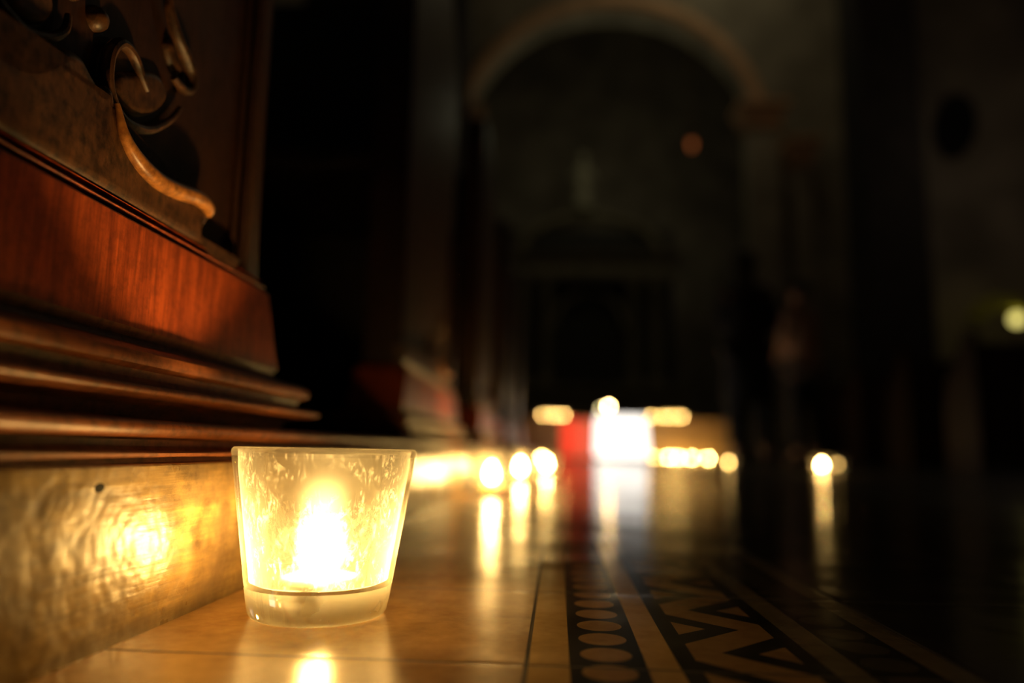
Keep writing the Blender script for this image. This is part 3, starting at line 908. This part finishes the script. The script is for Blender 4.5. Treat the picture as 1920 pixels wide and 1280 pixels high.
def person(loc, rz, h, label, top_mat, hair_long=False, arm='down', coat_len=.48):
    r = empty('person', loc, rz); tag(r, label, 'person', None)
    k = h / 1.75
    def S(x, y, z): return (x * k, y * k, z * k)
    # faces -Y
    if arm == 'down':
        elL, haL = S(.235, .02, 1.14), S(.245, -.05, .90)
        elR, haR = S(-.235, .02, 1.14), S(-.245, -.05, .90)
    else:
        elL, haL = S(.225, .0, 1.14), S(.08, -.24, 1.12)
        elR, haR = S(-.225, .0, 1.14), S(-.08, -.25, 1.10)
    chains = [
        [(S(0, 0, .96), .15 * k), (S(0, .0, 1.10), .125 * k), (S(0, .01, 1.27), (.155 * k, .12 * k)), (S(0, .01, 1.40), (.14 * k, .09 * k)), (S(0, 0, 1.49), .055 * k),
         (S(0, -.01, 1.56), .068 * k), (S(0, -.015, 1.65), .085 * k), (S(0, -.01, 1.70), .060 * k)],
        [3, (S(.165, .01, 1.40), .060 * k), (elL, .043 * k), (haL, .030 * k)],
        [3, (S(-.165, .01, 1.40), .060 * k), (elR, .043 * k), (haR, .030 * k)],
        [0, (S(.10, 0, .86), .095 * k), (S(.11, -.01, .49), .060 * k), (S(.115, .02, .10), .042 * k), (S(.12, -.02, .045), (.042 * k, .035 * k)), (S(.125, -.15, .032), (.038 * k, .025 * k))],
        [0, (S(-.10, 0, .86), .095 * k), (S(-.11, .01, .49), .060 * k), (S(-.115, .03, .10), .042 * k), (S(-.12, -.01, .045), (.042 * k, .035 * k)), (S(-.125, -.14, .032), (.038 * k, .025 * k))],
    ]
    # five separate fingers on each hand
    nv = 8
    iL, iR = nv + 2, nv + 5
    for idx, hp, s_ in ((iL, haL, 1), (iR, haR, -1)):
        for f_, (dx, ln) in enumerate(((-.026, .075), (-.009, .085), (.009, .080), (.025, .065))):
            y_ = hp[1] + dx * k
            chains.append([idx, ((hp[0], y_, hp[2] - .055 * k), .012 * k), ((hp[0] - s_ * .006, y_ - .004, hp[2] - (.055 + ln * .55) * k), .009 * k),
                           ((hp[0] - s_ * .020, y_ - .006, hp[2] - (.05 + ln) * k), .007 * k)])
        chains.append([idx, ((hp[0] - s_ * .012, hp[1] - .040 * k, hp[2] - .03 * k), .011 * k), ((hp[0] - s_ * .02, hp[1] - .055 * k, hp[2] - .075 * k), .008 * k)])
    skin_mesh('body', chains, M_skin, r)
    # face: nose, ears, eyes, mouth
    bm = bmesh.new()
    tube(bm, [Vector(S(0, -.093, 1.655)), Vector(S(0, -.112, 1.625)), Vector(S(0, -.094, 1.612))], [.007 * k, .012 * k, .008 * k], 8)
    for s_ in (-1, 1):
        bmesh.ops.create_uvsphere(bm, u_segments=10, v_segments=8, radius=.022 * k, matrix=Matrix.Translation(S(s_ * .082, -.005, 1.635)) @ Matrix.Diagonal((.35, .7, 1.2, 1)))
    tube(bm, [Vector(S(-.022, -.088, 1.590)), Vector(S(0, -.096, 1.588)), Vector(S(.022, -.088, 1.590))], .006 * k, 8)
    obj('face', bm, M_skin, r, 60)
    bm = bmesh.new()
    for s_ in (-1, 1):
        bmesh.ops.create_uvsphere(bm, u_segments=10, v_segments=8, radius=.011 * k, matrix=Matrix.Translation(S(s_ * .030, -.086, 1.660)))
    obj('eyes', bm, M_hair, r, 60)
    # hair cap
    bm = bmesh.new()
    bmesh.ops.create_uvsphere(bm, u_segments=20, v_segments=14, radius=.104 * k, matrix=Matrix.Translation(S(0, .012, 1.672)) @ Matrix.Diagonal((.92, 1.02, 1.0, 1)))
    bmesh.ops.delete(bm, geom=[v for v in bm.verts if v.co.y < -.03 * k and v.co.z < 1.70 * k or v.co.z < 1.60 * k], context='VERTS')
    if hair_long:
        tube(bm, catmull([S(0, .06, 1.70), S(0, .095, 1.58), S(0, .11, 1.44), S(0, .10, 1.34)], 4), [.07 * k] * 9 + [.06 * k] * 4, 12, .5, Vector((0, 1, 0)))
    obj('hair', bm, M_hair, r, 60)
    # coat and trousers follow the body
    z0 = .96 - coat_len
    rings = [(.205, .150, z0), (.200, .150, .80), (.190, .150, .96), (.165, .130, 1.10), (.185, .145, 1.27), (.190, .125, 1.38), (.130, .095, 1.455), (.075, .070, 1.485)]
    bm = bmesh.new(); prev = None; sg = 24
    for rx, ry, z in rings:
        cur = [bm.verts.new(S(rx * cos(2 * pi * q / sg), .008 + ry * sin(2 * pi * q / sg), z)) for q in range(sg)]
        if prev:
            for q in range(sg): bm.faces.new((prev[q], prev[(q + 1) % sg], cur[(q + 1) % sg], cur[q]))
        prev = cur
    ct = obj('coat', bm, top_mat, r, 60)
    skin_mesh('sleeves', [[(S(0, .01, 1.36), .10 * k), (S(.165, .01, 1.405), .078 * k), (elL, .058 * k), (tuple(elL[i] + (haL[i] - elL[i]) * .86 for i in range(3)), .042 * k)],
                          [0, (S(-.165, .01, 1.405), .078 * k), (elR, .058 * k), (tuple(elR[i] + (haR[i] - elR[i]) * .86 for i in range(3)), .042 * k)]], top_mat, ct)
    skin_mesh('trousers', [[(S(0, 0, .94), .165 * k), (S(.10, 0, .84), .112 * k), (S(.11, -.01, .49), .082 * k), (S(.116, .02, .11), .066 * k)],
                           [0, (S(-.10, 0, .84), .112 * k), (S(-.11, .01, .49), .082 * k), (S(-.116, .03, .11), .066 * k)]], M_trousers, r)
    for s_, o_ in ((1, 0), (-1, .01)):
        skin_mesh('shoe', [[(S(s_ * .118, .035 + o_, .052), (.050 * k, .044 * k)), (S(s_ * .121, -.05 + o_, .048), (.047 * k, .040 * k)), (S(s_ * .126, -.16 + o_, .040), (.043 * k, .032 * k))]], M_shoe, r)
    return r
person((1.545, 6.10, .006), radians(165), 1.72, 'person standing left of the two, in a long black coat, seen from behind', M_coat, True, 'front', .48)
person((2.14, 6.62, .006), radians(-150), 1.60, 'person standing right of the two, in a dusty brown top and dark trousers', M_top, False, 'front', .15)
